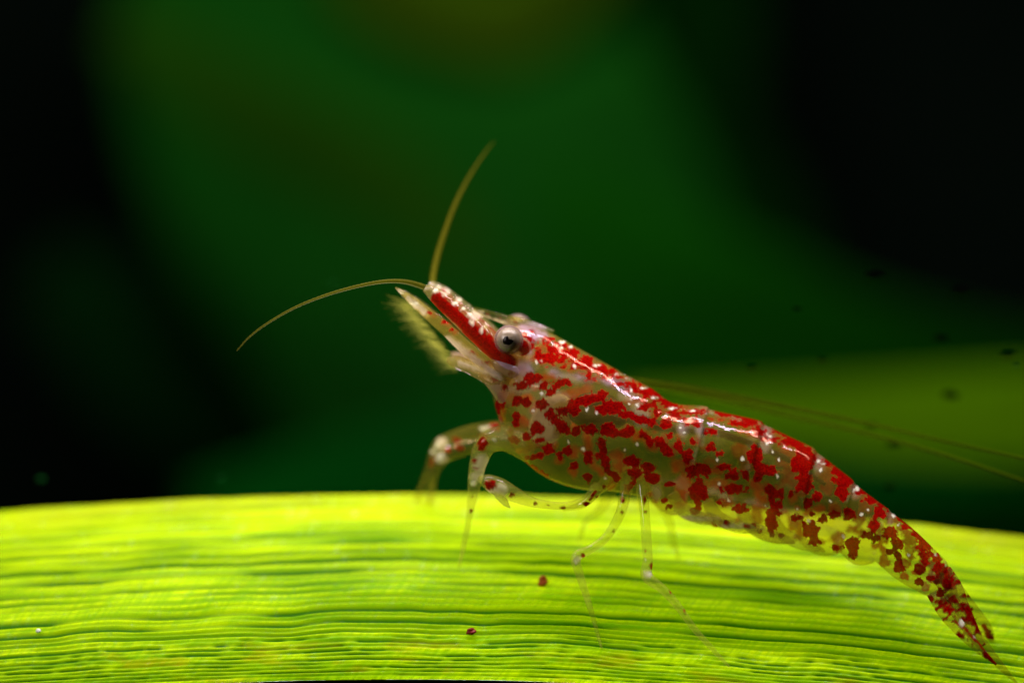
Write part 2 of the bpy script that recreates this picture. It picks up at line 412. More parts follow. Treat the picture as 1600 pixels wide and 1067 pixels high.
RED = [(781, 632, 8, 12), (808, 628, 8, 9), (822, 630, 7, 8), (847, 632, 9, 9), (807, 654, 6, 13), (839, 668, 11, 10), (860, 648, 884, 671, 9),
       (879, 642, 11, 7), (899, 642, 11, 7), (893, 632, 940, 618, 9), (803, 686, 8, 6), (795, 700, 5, 8), (824, 681, 7, 6), (842, 688, 8, 5),
       (857, 701, 9, 8), (874, 711, 6, 6), (888, 704, 8, 7), (898, 727, 8, 6), (918, 746, 7, 7), (919, 714, 8, 11), (826, 714, 846, 712, 5),
       (815, 722, 852, 746, 5), (883, 763, 9, 4), (900, 674, 7, 7), (922, 671, 13, 8), (818, 602, 12, 7), (832, 592, 14, 10), (849, 603, 7, 7),
       (860, 614, 875, 596, 6), (884, 597, 9, 5), (780, 590, 9, 7), (870, 545, 16, 8), (892, 552, 14, 7), (860, 560, 10, 8), (915, 566, 14, 6), (938, 576, 12, 5),
       (842, 556, 7, 9), (878, 563, 12, 4), (956, 636, 22, 11), (938, 640, 12, 8), (970, 645, 1020, 660, 7), (952, 672, 15, 12), (980, 674, 12, 8), (941, 690, 947, 728, 7),
       (932, 712, 5, 6), (1003, 675, 1018, 692, 6), (1028, 690, 1044, 706, 8), (1060, 696, 8, 9), (1046, 680, 5, 6), (1022, 612, 12, 8),
       (1008, 636, 10, 7), (1028, 644, 7, 6), (1042, 662, 9, 9), (1054, 651, 7, 5), (1075, 714, 8, 13), (1083, 690, 6, 5), (1110, 698, 7, 6),
       (1126, 709, 5, 5), (1074, 658, 5, 6), (1088, 662, 9, 5), (1110, 674, 9, 5), (1050, 633, 9, 6), (1086, 643, 15, 5), (988, 720, 14, 9),
       (1012, 730, 11, 9), (992, 738, 11, 7), (1020, 746, 13, 8), (950, 735, 965, 748, 5), (975, 769, 989, 753, 5), (1082, 736, 9, 11), (1102, 735, 9, 11),
       (1092, 768, 14, 15), (1088, 797, 8, 6), (1046, 757, 6, 4), (1046, 792, 4, 4), (1037, 781, 3, 3), (1131, 730, 9, 6), (1138, 743, 7, 5),
       (1148, 742, 8, 9), (1165, 743, 5, 8), (1146, 764, 20, 8), (1124, 785, 6, 5), (1158, 794, 11, 7), (1130, 819, 8, 5), (1117, 819, 4, 4),
       (1177, 822, 5, 4), (1180, 712, 12, 13), (1186, 730, 9, 8), (1202, 734, 11, 8), (1182, 747, 4, 5), (1202, 766, 8, 9), (1220, 772, 5, 9),
       (1234, 774, 5, 8), (1216, 788, 6, 7), (1208, 800, 11, 8), (1206, 818, 10, 14), (1252, 726, 18, 14), (1260, 708, 11, 10), (1256, 746, 12, 10), (1258, 757, 14, 8),
       (1246, 765, 6, 6), (1278, 776, 8, 9), (1262, 786, 7, 8), (1164, 661, 26, 5), (1186, 676, 10, 5), (1240, 690, 22, 6), (1310, 734, 11, 10),
       (1318, 752, 10, 12), (1314, 768, 10, 9), (1302, 748, 4, 4), (1328, 803, 10, 10), (1302, 804, 11, 6), (1286, 810, 8, 6), (1268, 803, 4, 4),
       (1246, 809, 9, 4), (1268, 828, 13, 12), (1260, 818, 1276, 846, 6), (1366, 781, 17, 5), (1376, 800, 7, 9), (1365, 820, 9, 8), (1356, 835, 9, 5), (1368, 840, 6, 7),
       (1332, 850, 13, 9), (1333, 862, 6, 9), (1304, 856, 6, 4), (1390, 832, 11, 10), (1403, 850, 9, 8), (1392, 862, 6, 5), (1405, 886, 8, 7),
       (1431, 834, 6, 5), (1442, 854, 11, 7), (1448, 868, 9, 6), (1437, 888, 8, 7), (1454, 903, 9, 5), (1467, 888, 10, 9), (1480, 912, 6, 11),
       (1435, 909, 8, 6), (1469, 925, 6, 6), (1487, 894, 7, 7), (1295, 722, 9, 5), (1332, 752, 9, 4), (1346, 768, 9, 4), (1415, 822, 9, 4)]
RED += [(1120, 644, 1190, 657, 4), (1215, 671, 1265, 694, 5), (1290, 715, 1330, 747, 5), (1345, 763, 1385, 792, 5), (1400, 805, 1450, 846, 4), (1250, 700, 1260, 762, 9), (1207, 770, 1205, 832, 7), (1216, 785, 1210, 800, 5), (1092, 725, 1090, 796, 6), (1178, 700, 1188, 742, 6), (1312, 738, 1318, 776, 6), (1374, 788, 1362, 836, 5), (1394, 832, 1406, 884, 6), (1436, 836, 1446, 880, 6), (1268, 815, 1270, 846, 6), (1460, 870, 1484, 900, 6)]
# dense red stipple along the back of the carapace
for k in range(60):
    t = random.random(); x = 850 + t * 195; yb = np.interp(x, [850, 900, 940, 980, 1020, 1045], [520, 544, 566, 589, 609, 628])
    RED.append((x, yb + random.uniform(3, 17), random.uniform(3, 7), random.uniform(1.8, 3.2)))
for k in range(26):
    x = random.uniform(812, 850); RED.append((x, np.interp(x, [812, 850], [512, 524]) + random.uniform(0, 26), random.uniform(1.5, 3.5), random.uniform(1.2, 2.5)))
WHITE = [(793, 616), (846, 615), (834, 642), (917, 640), (932, 646), (888, 689), (912, 702), (995, 694), (976, 704), (1031, 722), (898, 573), (986, 610), (985, 623),
         (983, 631), (996, 634), (1068, 676), (1064, 668), (1160, 716), (1120, 719), (1124, 754), (946, 748), (1138, 782), (1198, 693), (1207, 706), (1217, 719),
         (1215, 745), (1297, 782), (1283, 733), (1356, 796), (1346, 803), (1246, 795), (1280, 720), (1392, 800), (1403, 820), (1420, 867), (1461, 867), (1478, 882),
         (1334, 766), (1340, 762), (1198, 678), (1204, 682), (1396, 804), (838, 566), (846, 564), (1262, 813), (1196, 789), (1140, 783), (1318, 839), (1098, 806)]
WHITE = [(x, y, 2.1, 2.5) for x, y in WHITE]
for k in range(14):     # pale flecks strewn along the back
    t = random.random(); x = 830 + t * 560
    yb = np.interp(x, [830, 860, 900, 940, 980, 1020, 1050, 1095, 1140, 1190, 1235, 1275, 1312, 1345, 1388], [508, 521, 543, 565, 588, 608, 630, 638, 648, 662, 684, 706, 735, 765, 798])
    WHITE.append((x, yb + random.uniform(2, 14), random.uniform(1.4, 4), random.uniform(0.8, 1.4)))
MILK = [(790, 575, 45, 26), (812, 548, 18, 20), (846, 662, 22, 34), (866, 620, 26, 10), (822, 515, 16, 12), (815, 600, 40, 12), (1066, 674, 7, 13), (1093, 672, 4, 16), (1122, 682, 3.5, 14),
        (1030, 750, 1075, 758, 3), (1060, 760, 1130, 770, 3), (1130, 774, 1260, 806, 3), (1260, 806, 1330, 842, 2.5), (1028, 770, 7, 14), (1030, 797, 1110, 808, 3), (1110, 810, 1190, 828, 3),
        (1196, 680, 9, 20), (1281, 722, 8, 14), (1338, 765, 7, 10), (1392, 805, 6, 10), (980, 620, 22, 10), (1000, 645, 14, 22), (1462, 930, 9, 9), (835, 530, 24, 8), (1000, 590, 20, 8),
        (1090, 640, 1190, 660, 4), (860, 585, 900, 592, 7)]

LAV = [(862, 580, 905, 587, 2), (905, 588, 965, 598, 4), (965, 600, 1000, 625, 2), (800, 575, 30, 12), (830, 528, 14, 8), (815, 512, 850, 524, 4), (828, 545, 6, 10), (1066, 668, 9, 12), (1095, 664, 7, 12),
       (1196, 676, 8, 10), (1282, 718, 7, 8), (1338, 764, 6, 6), (1392, 802, 5, 6), (975, 600, 985, 608, 3)]
ST = [  # back x,y, belly x,y, half width, depth of the axis
    (786, 542, 778, 575, .10, 0), (792, 516, 769, 600, .24, 0), (806, 508, 768, 622, .36, 0), (832, 509, 775, 655, .46, 0), (862, 521, 792, 694, .56, 0), (900, 542, 818, 728, .66, 0),
    (940, 564, 857, 755, .72, 0), (980, 587, 905, 770, .76, 0), (1018, 607, 958, 774, .77, 0), (1050, 629, 1010, 786, .75, 0), (1095, 637, 1058, 801, .73, 0),
    (1142, 648, 1104, 812, .70, 0), (1190, 662, 1150, 826, .68, -.02), (1235, 684, 1200, 840, .64, -.05), (1275, 706, 1243, 851, .60, -.10), (1312, 735, 1284, 862, .54, -.15),
    (1347, 765, 1322, 872, .47, -.22), (1388, 797, 1362, 882, .40, -.30), (1425, 825, 1398, 897, .34, -.38), (1456, 855, 1425, 914, .28, -.47), (1481, 882, 1445, 934, .23, -.56),
    (1493, 908, 1465, 946, .16, -.64), (1497, 930, 1482, 950, .06, -.7)]
SEGX = [1050, 1108, 1195, 1277, 1336, 1392, 1484]
BODY_AT = {}
def build_body():
    nu, nt_ = 660, 300
    s = catmull(ST, nu)
    th = np.linspace(0, 2 * math.pi, nt_, endpoint=False)
    T = np.sin(th)                                   # +1 back, -1 belly
    Cc = np.sign(np.cos(th)) * np.abs(np.cos(th)) ** 0.92
    dx, dy, vx, vy, wd, yc = [s[:, i:i + 1] for i in range(6)]
    # overlapping abdominal plates: each plate's hind rim stands proud of the next
    seg = np.zeros((nu, 1)); sc = np.zeros((nu, 1))
    for a, b in zip(SEGX[:-1], SEGX[1:]):
        f = np.clip((dx - a) / (b - a), 0, 1); inside = (dx > a) & (dx <= b)
        seg = np.where(inside, f ** 1.5 * sstep(1.0, 0.93, f), seg); sc = np.where(inside, np.sin(f * math.pi), sc)
    scale = 1 + seg * 0.05
    hang = np.clip(-T, 0, 1)[None, :] ** 4 * (sc - 0.55) * 12       # rounded side plates below
    cx = (dx + vx) / 2 + (dx - vx) / 2 * T[None, :] * scale
    cy = (dy + vy) / 2 + (dy - vy) / 2 * T[None, :] * scale
    ln = np.hypot(vx - dx, vy - dy) + 1e-6
    cx = cx + (vx - dx) / ln * hang; cy = cy + (vy - dy) / ln * hang
    squeeze = 1 - 0.30 * np.clip(-T, 0, 1)[None, :] ** 2 * sstep(1040, 1100, dx) - 0.12 * np.clip(T, 0, 1)[None, :] ** 2
    y = yc - wd * Cc[None, :] * scale * squeeze
    # lengthwise carina on the carapace and uneven surface
    y = y + (fbm(cx / 26 + 3, cy / 26 + 60) - 0.44) * 0.05 * np.where(Cc < 0, 1, -1)[None, :] * -1
    k = (D + y) / D
    v = np.stack([(cx - 800) / 100 * k, y, (533.5 - cy) / 100 * k], -1).reshape(-1, 3)
    f = grid_faces(nu, nt_, True)
    px, py = to_px(v)
    near = v[:, 1] < np.repeat(yc[:, 0], nt_)
    pxs = np.where(near, px, px + 23); pys = np.where(near, py, py + 9)
    red = paint(pxs, pys, [(*q[:-2], q[-2] + 0.7 + 0.5 * (q[0] > 1040), q[-1] + 0.7 + 0.5 * (q[0] > 1040)) if len(q) == 4 else (*q[:-1], q[-1] + 0.2) for q in RED], 1.4, 4.4, 2.2) * (0.86 + 0.14 * sstep(0.3, 0.5, fbm(px / 6 + 20, py / 6))) * np.where(near, 1.0, 0.75)
    wash = paint(pxs, pys, [(850, 552, 960, 588, 15), (960, 588, 1050, 640, 17), (1050, 640, 1170, 668, 8), (1170, 664, 1300, 722, 9), (1300, 722, 1400, 800, 8)], 7, 9, 9) * (0.32 + 0.68 * sstep(0.34, 0.56, fbm(px / 8, py / 5 + 50)))
    red = np.maximum(red, wash * 0.9)
    wh = paint(pxs, pys, WHITE, 1.6, 3.0, 2.5) * near
    mk = paint(pxs, pys, MILK, 9, 8, 9) * np.where(near, 0.55, 0.2)
    t_ = np.tile(T, nu)
    base = 0.05 * sstep(1060, 900, px) * sstep(-1, 0.2, t_) + 0.14 * fbm(px / 40, py / 40 + 9)
    edge = 0.30 * np.repeat(sstep(0.6, 0.95, seg[:, 0]), nt_) * sstep(0.35, 0.6, fbm(px / 14, py / 12 + 33))
    mk = np.clip(np.maximum(mk, base + edge * near), 0, 1)
    # close both ends
    verts = np.concatenate([v, v[:nt_].mean(0, keepdims=True), v[-nt_:].mean(0, keepdims=True)])
    n0 = len(v); j = np.arange(nt_); j2 = (j + 1) % nt_
    c0 = np.stack([np.full(nt_, n0), j2, j, j], -1); e = (nu - 1) * nt_
    # end caps as thin quads onto the centre vertex would be degenerate: use a pydata-free second mesh ring instead
    lv = np.where(pxs > 1040, 0.38, 0.7) * paint(pxs, pys, LAV, 8, 6, 7) * near
    red = np.clip(red * 1.22, 0, 1)
    at = np.stack([red, wh, mk, 1 - lv], -1)
    o = link('body', v, f, M_BODY, shrimp, attr=at)
    return v.reshape(nu, nt_, 3), s
BV, BS = build_body()

def flank(px, py):
    """depth of the near flank under a pixel"""
    k = (D + BV[..., 1]) / D
    X = BV[..., 0] * 100 / k + 800; Y = 533.5 - BV[..., 2] * 100 / k
    d = (X - px) ** 2 + (Y - py) ** 2 + np.where(BV[..., 1] > 0.1, 1e4, 0)
    return float(BV[..., 1].reshape(-1)[d.argmin()])

def blob(name, c, r, mat, parent, nu=28, nv=20, attr=None, lump=0.0, tilt=0.0):
    x0, y0, z0 = P(*c); vs = []; k = (D + c[2]) / D
    for i in range(nv + 1):
        a = math.pi * i / nv
        for j in range(nu):
            b = 2 * math.pi * j / nu
            d = Vector((math.sin(a) * math.cos(b), math.sin(a) * math.sin(b), math.cos(a)))
            q = 1 + lump * (math.sin(3 * b + a * 2) * 0.5 + math.sin(5 * a + b) * 0.5) * math.sin(a)
            X, Z = d.x * r[0] * q / 100, d.z * r[2] * q / 100
            vs.append((x0 + X * math.cos(tilt) - Z * math.sin(tilt), y0 + d.y * r[1] * q / 100, z0 + X * math.sin(tilt) + Z * math.cos(tilt)))
    f = [(i * nu + j, (i + 1) * nu + j, (i + 1) * nu + (j + 1) % nu, i * nu + (j + 1) % nu) for i in range(nv) for j in range(nu)]
    v = np.array(vs)
    return link(name, vs, f, mat, parent, attr=attr(v) if attr else None)

# inner organs seen through the shell
M_GUT = plain_material('dark_gut', (0.035, 0.02, 0.005), 0.5, 0.3, 0.1, 0.5, 5)
blob('stomach', (934, 645, -.38), (42, 28, 32), M_GUT, shrimp, lump=0.18, tilt=-0.3)
M_ROE = plain_material('pale_tissue', (0.55, 0.42, 0.22), 0.5, 0.2, 0.3, 0.3, 6)
blob('gill', (862, 655, -.02), (30, 26, 42), M_ROE, shrimp, lump=0.1, tilt=-0.5)
sweep('gut', [(960, 640, .05), (1040, 668, .05), (1120, 676, .05), (1220, 712, .02), (1290, 757, -.1)], [16, 8, 6, 5, 3], M_GUT, shrimp, n=60, seg=10)

# eyes
def eye_mat():
    m, nt, out = new_mat('eyeball'); L = nt.links.new
    tc = N(nt, 'ShaderNodeTexCoord')
    n1 = N(nt, 'ShaderNodeTexNoise', i_Scale=22.0, i_Detail=4.0); L(tc.outputs['Object'], n1.inputs['Vector'])
    c = mixc(nt, n1.outputs[0], (0.12, 0.095, 0.028), (0.40, 0.33, 0.27))
    pb = N(nt, 'ShaderNodeBsdfPrincipled', i_Roughness=0.3); L(c, pb.inputs['Base Color'])
    pb.inputs['Subsurface Weight'].default_value = 0.3; pb.inputs['Subsurface Radius'].default_value = (0.1, 0.08, 0.04)
    L(pb.outputs[0], out.inputs[0]); return m
M_EYE = eye_mat()
M_PUPIL = plain_material('pupil', (0.004, 0.002, 0.002), 0.3, 0.3)
def cornea_mat():
    m, nt, out = new_mat('cornea'); L = nt.links.new
    tr = N(nt, 'ShaderNodeBsdfTransparent'); tr.inputs[0].default_value = (0.97, 0.93, 0.9, 1)
    df = N(nt, 'ShaderNodeBsdfDiffuse'); df.inputs[0].default_value = (0.75, 0.45, 0.40, 1)
    lw = N(nt, 'ShaderNodeLayerWeight', i_Blend=0.35)
    mx = N(nt, 'ShaderNodeMixShader'); L(math_(nt, 'MULTIPLY', math_(nt, 'POWER', lw.outputs['Facing'], 2.0), 0.7), mx.inputs[0]); L(tr.outputs[0], mx.inputs[1]); L(df.outputs[0], mx.inputs[2])
    gl = N(nt, 'ShaderNodeBsdfGlossy', i_Roughness=0.12)
    fr = N(nt, 'ShaderNodeFresnel', i_IOR=1.16)
    m3 = N(nt, 'ShaderNodeMixShader'); L(fr.outputs[0], m3.inputs[0]); L(mx.outputs[0], m3.inputs[1]); L(gl.outputs[0], m3.inputs[2])
    L(m3.outputs[0], out.inputs[0]); return m
M_CORNEA = cornea_mat()
def eye(px, py, y, side):
    e = blob('eye', (px, py, y), (19.5, 19.5, 19.5), M_EYE, shrimp)
    blob('cornea', (px, py, y), (22.5, 22.5, 22.5), M_CORNEA, e)
    p = blob('pupil', (px - 1, py + 1, y + side * 0.152), (8.8, 5.0, 8.4), M_PUPIL, e, 14, 10, lump=0.12)
    sweep('eyestalk', [(px + 6, py + 4, y - side * 0.08), (px + 20, py + 12, y - side * 0.2), (px + 30, py + 18, y - side * 0.42)], [17, 15, 12], M_LIMB, e, n=14, seg=16,
          spots=[(px + 24, py + 14, 10, 14)], milk0=0.6)
eye(795, 531, -.55, -1)
eye(809, 513, .50, 1)

# beak above the eyes
def beak():
    o = sweep('rostrum', [(862, 527, 0), (820, 508, 0), (785, 498, 0), (757, 489, 0), (737, 482, 0)], [12, 10, 7, 5, 1], M_BEAK, shrimp, n=40, seg=12, flat=0.45,
              milks=[(830, 512, 30, 8), (760, 496, 800, 508, 3)], spots=[(762, 491, 4, 2.5), (780, 497, 3, 2), (805, 503, 4, 3)], whites=[(750, 491, 796, 507, 1.6), (751, 488, 4, 2)])
    for x, y in ((748, 483), (760, 486), (772, 490), (785, 493), (798, 497), (814, 501)):
        sweep('tooth', [(x + 8, y + 4, 0), (x, y - 1, 0), (x - 7, y - 3, 0)], [2.5, 1.6, 0.3], M_BEAK, o, n=8, seg=6)
beak()

# antennules: red jointed stalk, two whips
def stalk(y, dx, dy, near):
    pts = [(812 + dx, 580 + dy, y * .8), (785 + dx, 556 + dy, y), (755 + dx, 527 + dy, y), (725 + dx, 500 + dy, y), (700 + dx, 478 + dy, y), (678 + dx, 459 + dy, y), (664 + dx, 450 + dy, y)]
    return sweep('antennule_stalk', pts, [17, 17, 17, 16, 14, 11, 6], M_LIMB, shrimp, n=70, seg=20, flat=0.8, milk0=0.25,
                 spots=[(792 + dx, 566 + dy, 735 + dx, 514 + dy, 15), (735 + dx, 514 + dy, 684 + dx, 468 + dy, 12)],
                 whites=[(737 + dx, 505 + dy, 3.5, 5), (734 + dx, 490 + dy, 4, 2.5), (726 + dx, 482 + dy, 4, 2), (694 + dx, 461 + dy, 4, 2), (680 + dx, 454 + dy, 4, 2.5), (753 + dx, 515 + dy, 2, 5), (710 + dx, 473 + dy, 4, 2)],
                 milks=[(690 + dx, 458 + dy, 16, 4), (738 + dx, 496 + dy, 8, 8), (663 + dx, 450 + dy, 10, 4), (790 + dx, 576 + dy, 16, 6)])
stalk(-.38, 0, 0, True)
stalk(.42, 6, -5, False)
sweep('antennule', [(676, 455, -.35), (655, 446, -.4), (630, 440, -.5), (600, 440, -.6), (560, 447, -.6), (510, 461, -.6), (460, 481, -.55), (415, 507, -.5), (388, 528, -.45), (370, 548, -.4)],
      [5, 4.2, 3.4, 2.9, 2.5, 2.1, 1.8, 1.5, 1.2, 0.6], M_FEELER, shrimp, n=240, seg=8, wob=0.10)
sweep('antennule', [(682, 458, .3), (676, 440, .55), (682, 405, .75), (694, 365, .9), (710, 322, 1.05), (730, 282, 1.2), (752, 247, 1.3), (771, 222, 1.4)],
      [5.5, 5, 4.6, 3.8, 3.0, 2.2, 1.4, 0.5], M_FEELER, shrimp, n=180, seg=8, wob=0.10)
# long antennae swept back past the body
sweep('antenna', [(805, 560, .45), (850, 568, .75), (900, 580, .9), (950, 590, .95), (990, 595, .95), (1025, 599, .95), (1090, 609, 1.0), (1200, 630, 1.0), (1350, 660, 1.0), (1480, 690, .9), (1640, 725, .8)],
      [5, 5, 5, 5, 5, 5, 5, 4.0, 2.8, 2.3, 2.0], M_ANT, shrimp, n=260, seg=8, wob=0.05)
sweep('antenna', [(800, 560, .5), (860, 570, .9), (940, 588, 1.1), (1030, 604, 1.4), (1120, 622, 1.6), (1220, 646, 1.5), (1350, 676, 1.3), (1480, 712, 1.1), (1640, 764, .9)],
      [6, 5, 5, 5, 4.4, 3.6, 2.8, 2.4, 2.0], M_ANT, shrimp, n=220, seg=8, wob=0.05)

# antennal scales with their fringe
def scale_blade(y, dx, dy):
    o = sweep('antennal_scale', [(800 + dx, 592 + dy, y), (765 + dx, 572 + dy, y), (730 + dx, 545 + dy, y), (700 + dx, 517 + dy, y), (672 + dx, 493 + dy, y), (645 + dx, 470 + dy, y), (618 + dx, 449 + dy, y)],
              [12, 12, 11, 10, 9, 7, 1.5], M_LIMB, shrimp, n=70, seg=18, flat=0.3, milk0=0.12,
              milks=[(640 + dx, 467 + dy, 662 + dx, 488 + dy, 5), (700 + dx, 530 + dy, 780 + dx, 590 + dy, 6), (625 + dx, 455 + dy, 8, 5)],
              spots=[(672 + dx, 489 + dy, 5, 3.5), (695 + dx, 503 + dy, 6, 3.5), (705 + dx, 515 + dy, 5, 4), (740 + dx, 550 + dy, 6, 2.5), (762 + dx, 566 + dy, 8, 3)],
              whites=[(648 + dx, 474 + dy, 7, 3), (628 + dx, 458 + dy, 6, 2)])
    return o
scale_blade(-.5, 0, 0)
far_scale = scale_blade(.55, 6, 4)
def fringe():
    m = plain_material('fringe_hair', (0.50, 0.46, 0.06), 0.6, 0.1, 0.5, 0.3, 5, alpha=0.11)
    vs, fs = [], []
    for i in range(260):
        t = (i + random.random()) / 260.0
        x0, y0 = 640 + 80 * t, 470 + 100 * t
        ln = random.uniform(14, 44) * (1 - 0.15 * t)
        sl = random.uniform(-0.05, 0.75)                            # hairs trail forward along the blade, fanning a little
        yy = 0.45 + random.uniform(-.4, .6); off = random.uniform(0, 12)
        pts = []
        for k in range(6):
            q = k / 5.0
            pts.append((x0 - off * .5 - ln * .92 * q, y0 + off - ln * sl * q + 7 * q * q, yy + .1 * q))
        wd = 0.6
        b = len(vs)
        for k, p in enumerate(pts):
            wk = wd * (1 - 0.8 * k / 5.0)
            for q in ((0, -wk, 0), (wk * .8, wk * .6, .01), (-wk * .8, wk * .6, -.01)):
                vs.append(P(p[0] + q[0], p[1] + q[1], p[2] + q[2]))
        for k in range(5):
            for j in range(3):
                j2 = (j + 1) % 3
                fs.append((b + 3 * k + j, b + 3 * k + j2, b + 3 * k + 3 + j2, b + 3 * k + 3 + j))
    o = link('fringe', vs, fs, m, far_scale); o['kind'] = 'stuff'
fringe()

# mouth parts
sweep('mouthpart', [(792, 596, -.3), (765, 588, -.38), (735, 574, -.42), (712, 565, -.42), (699, 562, -.4)], [15, 13, 11, 10, 5], M_LIMB, shrimp, n=40, seg=18, milk0=0.35, whites=[(760, 590, 3, 2)], milks=[(720, 568, 770, 583, 5)])
sweep('mouthpart', [(800, 625, -.2), (782, 606, -.3), (764, 594, -.3), (748, 588, -.25)], [20, 17, 10, 3], M_HEAD, shrimp, n=30, seg=18, milk0=0.3, spots=[(775, 590, 8, 7), (790, 604, 7, 6)])
sweep('mouthpart', [(800, 590, .3), (760, 580, .4), (722, 560, .45), (705, 552, .45)], [12, 11, 9, 3], M_HEAD, shrimp, n=30, seg=14, milk0=0.3)
sweep('antenna_base', [(845, 600, -.2), (822, 590, -.30), (800, 580, -.38), (780, 570, -.42), (768, 562, -.42)], [5, 11, 13, 10, 3], M_HEAD, shrimp, n=30, seg=18, milk0=0.75, spots=[(797, 584, 5, 3), (812, 570, 4, 4)])

# walking legs and claws
def leg(pts, radii, **kw):
    return sweep('leg', pts, radii, kw.pop('mat', M_LIMB), shrimp, n=90, seg=16, **kw)
def dots(pts, n, r):
    c = catmull(pts, 60); return [(c[int(random.random() * 59)][0] + random.uniform(-3, 3), c[int(random.random() * 59)][1], r, r * 1.3) for _ in range(n)]
# far pair, soft with distance, stretched forward to the leaf's far edge
leg([(830, 690, .4), (790, 672, .6), (740, 676, .85), (700, 688, 1.1), (684, 700, 1.2), (668, 735, 1.35), (655, 772, on_leaf(655, 775)), (650, 782, on_leaf(650, 783, .05))],
    [18, 15, 13, 11, 10, 5, 4, 2.5], spots=[(757, 682, 10, 6), (714, 688, 8, 5), (675, 720, 4, 8), (772, 668, 10, 8)], whites=[(683, 696, 4.5, 6), (677, 706, 4, 4), (760, 669, 9, 3.5)], milks=[(690, 692, 10, 8)], milk0=.08)
leg([(830, 700, .3), (790, 688, .5), (745, 694, .7), (706, 708, .9), (688, 718, 1.0), (677, 745, 1.2), (673, 776, on_leaf(673, 779)), (671, 786, on_leaf(671, 787, .05))],
    [18, 15, 12, 10.5, 10, 6.5, 5, 2.5], spots=[(718, 700, 8, 5), (700, 702, 5, 5)], whites=[(688, 715, 6, 6)], milks=[(690, 716, 9, 8)], milk0=.10)
# near front leg hanging straight down
leg(mat=M_CLEAR, pts=[(830, 700, -.2), (792, 685, -.3), (762, 692, -.35), (748, 720, -.3), (742, 752, -.2), (736, 790, -.1), (731, 820, 0), (724, 855, .1), (717, 884, on_leaf(717, 884, .02))],
    radii=[24, 21, 18, 14, 11, 6.5, 5, 4, 2], spots=[(754, 693, 10, 12), (741, 720, 5, 6), (743, 731, 3, 3), (738, 775, 2, 4), (736, 798, 3, 4), (719, 839, 3, 3)],
    whites=[(773, 689, 4, 3), (752, 744, 4, 4), (741, 754, 6, 5)], milks=[(752, 725, 14, 16), (748, 745, 14, 8)], milk0=.08)
# claw leg reaching forward from below the chest
claw = leg(mat=M_CLEAR, pts=[(935, 760, -.35), (915, 782, -.45), (880, 790, -.5), (835, 785, -.52), (805, 773, -.5), (782, 762, -.48), (762, 752, -.45), (748, 746, -.4)],
    radii=[11, 8, 6, 7.5, 12, 15, 12, 3], spots=[(766, 757, 11, 8), (800, 773, 5, 4), (836, 787, 3, 3), (856, 789, 3, 2), (881, 793, 4, 2), (917, 787, 6, 3)],
    whites=[(741, 748, 4, 4)], milks=[(778, 763, 18, 9)], milk0=.12)
sweep('claw_finger', [(772, 762, -.5), (782, 776, -.52), (790, 786, -.5), (797, 793, -.45)], [7, 7, 5, 1.2], M_CLEAR, claw, n=24, seg=12, milk0=.4)
leg(mat=M_CLEAR, pts=[(955, 745, -.4), (935, 765, -.5), (922, 778, -.52), (905, 790, -.5), (880, 796, -.4)], radii=[12, 8, 7, 6, 2], spots=[(930, 768, 922, 780, 3), (935, 776, 5, 2), (944, 760, 4, 4), (915, 787, 5, 4)])
# two near walking legs, feet on the front of the leaf
leg([(985, 735, -.3), (978, 765, -.5), (970, 800, -.62), (948, 838, -.72), (922, 858, -.80), (900, 870, -.84), (905, 895, -.86), (916, 930, -.90), (926, 962, on_leaf(926, 962, .10)), (940, 1012, on_leaf(940, 1012, .03))],
    [14, 10, 8, 7, 7, 8, 6.5, 5.5, 4.2, 2], spots=[(973, 780, 4, 7), (972, 800, 3, 5), (959, 829, 2, 4), (942, 850, 2, 3), (911, 868, 4, 4), (950, 842, 1.5, 2)], whites=[(900, 877, 2.5, 3)], milk0=.06, milks=[(903, 873, 6, 6)], mat=M_CLEAR)
leg([(1000, 735, -.3), (1004, 765, -.5), (1007, 800, -.62), (1010, 840, -.72), (1012, 875, -.80), (1011, 900, -.88), (1035, 920, -.92), (1058, 945, -.96), (1085, 982, -.98), (1112, 1012, on_leaf(1112, 1012, .10)), (1140, 1042, on_leaf(1140, 1042, .03))],
    [14, 10, 8, 8, 8, 9, 7, 6, 5, 4, 2], spots=[(1007, 780, 4, 9), (1008, 800, 3, 3), (1008, 860, 2, 3), (1018, 883, 3, 5), (1047, 924, 3, 4), (1070, 954, 2, 3), (1019, 868, 1.5, 3)], whites=[(1015, 896, 2, 3)], milk0=.06, milks=[(1012, 897, 6, 6)], mat=M_CLEAR)
# far walking legs, mostly behind the body
leg([(960, 740, .3), (950, 775, .5), (935, 800, .6), (915, 815, .55), (905, 845, on_leaf(905, 845, .05))], [13, 10, 7, 6, 2.5], mat=M_CLEAR)
leg([(1020, 740, .3), (1030, 780, .5), (1045, 812, .6), (1052, 845, .5), (1060, 872, on_leaf(1060, 872, .05))], [13, 10, 7, 6, 2.5], mat=M_CLEAR)

# swimmerets folded back under the abdomen
for i, (x, y) in enumerate(((1050, 770), (1105, 782), (1158, 796), (1205, 806))):
    for sy in (-.34, .3):
        sweep('swimmeret', [(x, y, sy * .8), (x + 14, y + 24, sy), (x + 42, y + 38 + i, sy), (x + 66, y + 42 + 2 * i, sy), (x + 84, y + 46 + 3 * i, sy)], [9, 11, 10, 8, 1.5], M_CLEAR, shrimp, n=36, seg=14, flat=.35,
              spots=[(x + 30, y + 34, 5, 4), (x + 62, y + 40, 6, 4)] if sy < 0 and i in (1, 2, 4) else (), milk0=.10, milks=[(x + 40, y + 40, 40, 4)] if i < 2 else ())

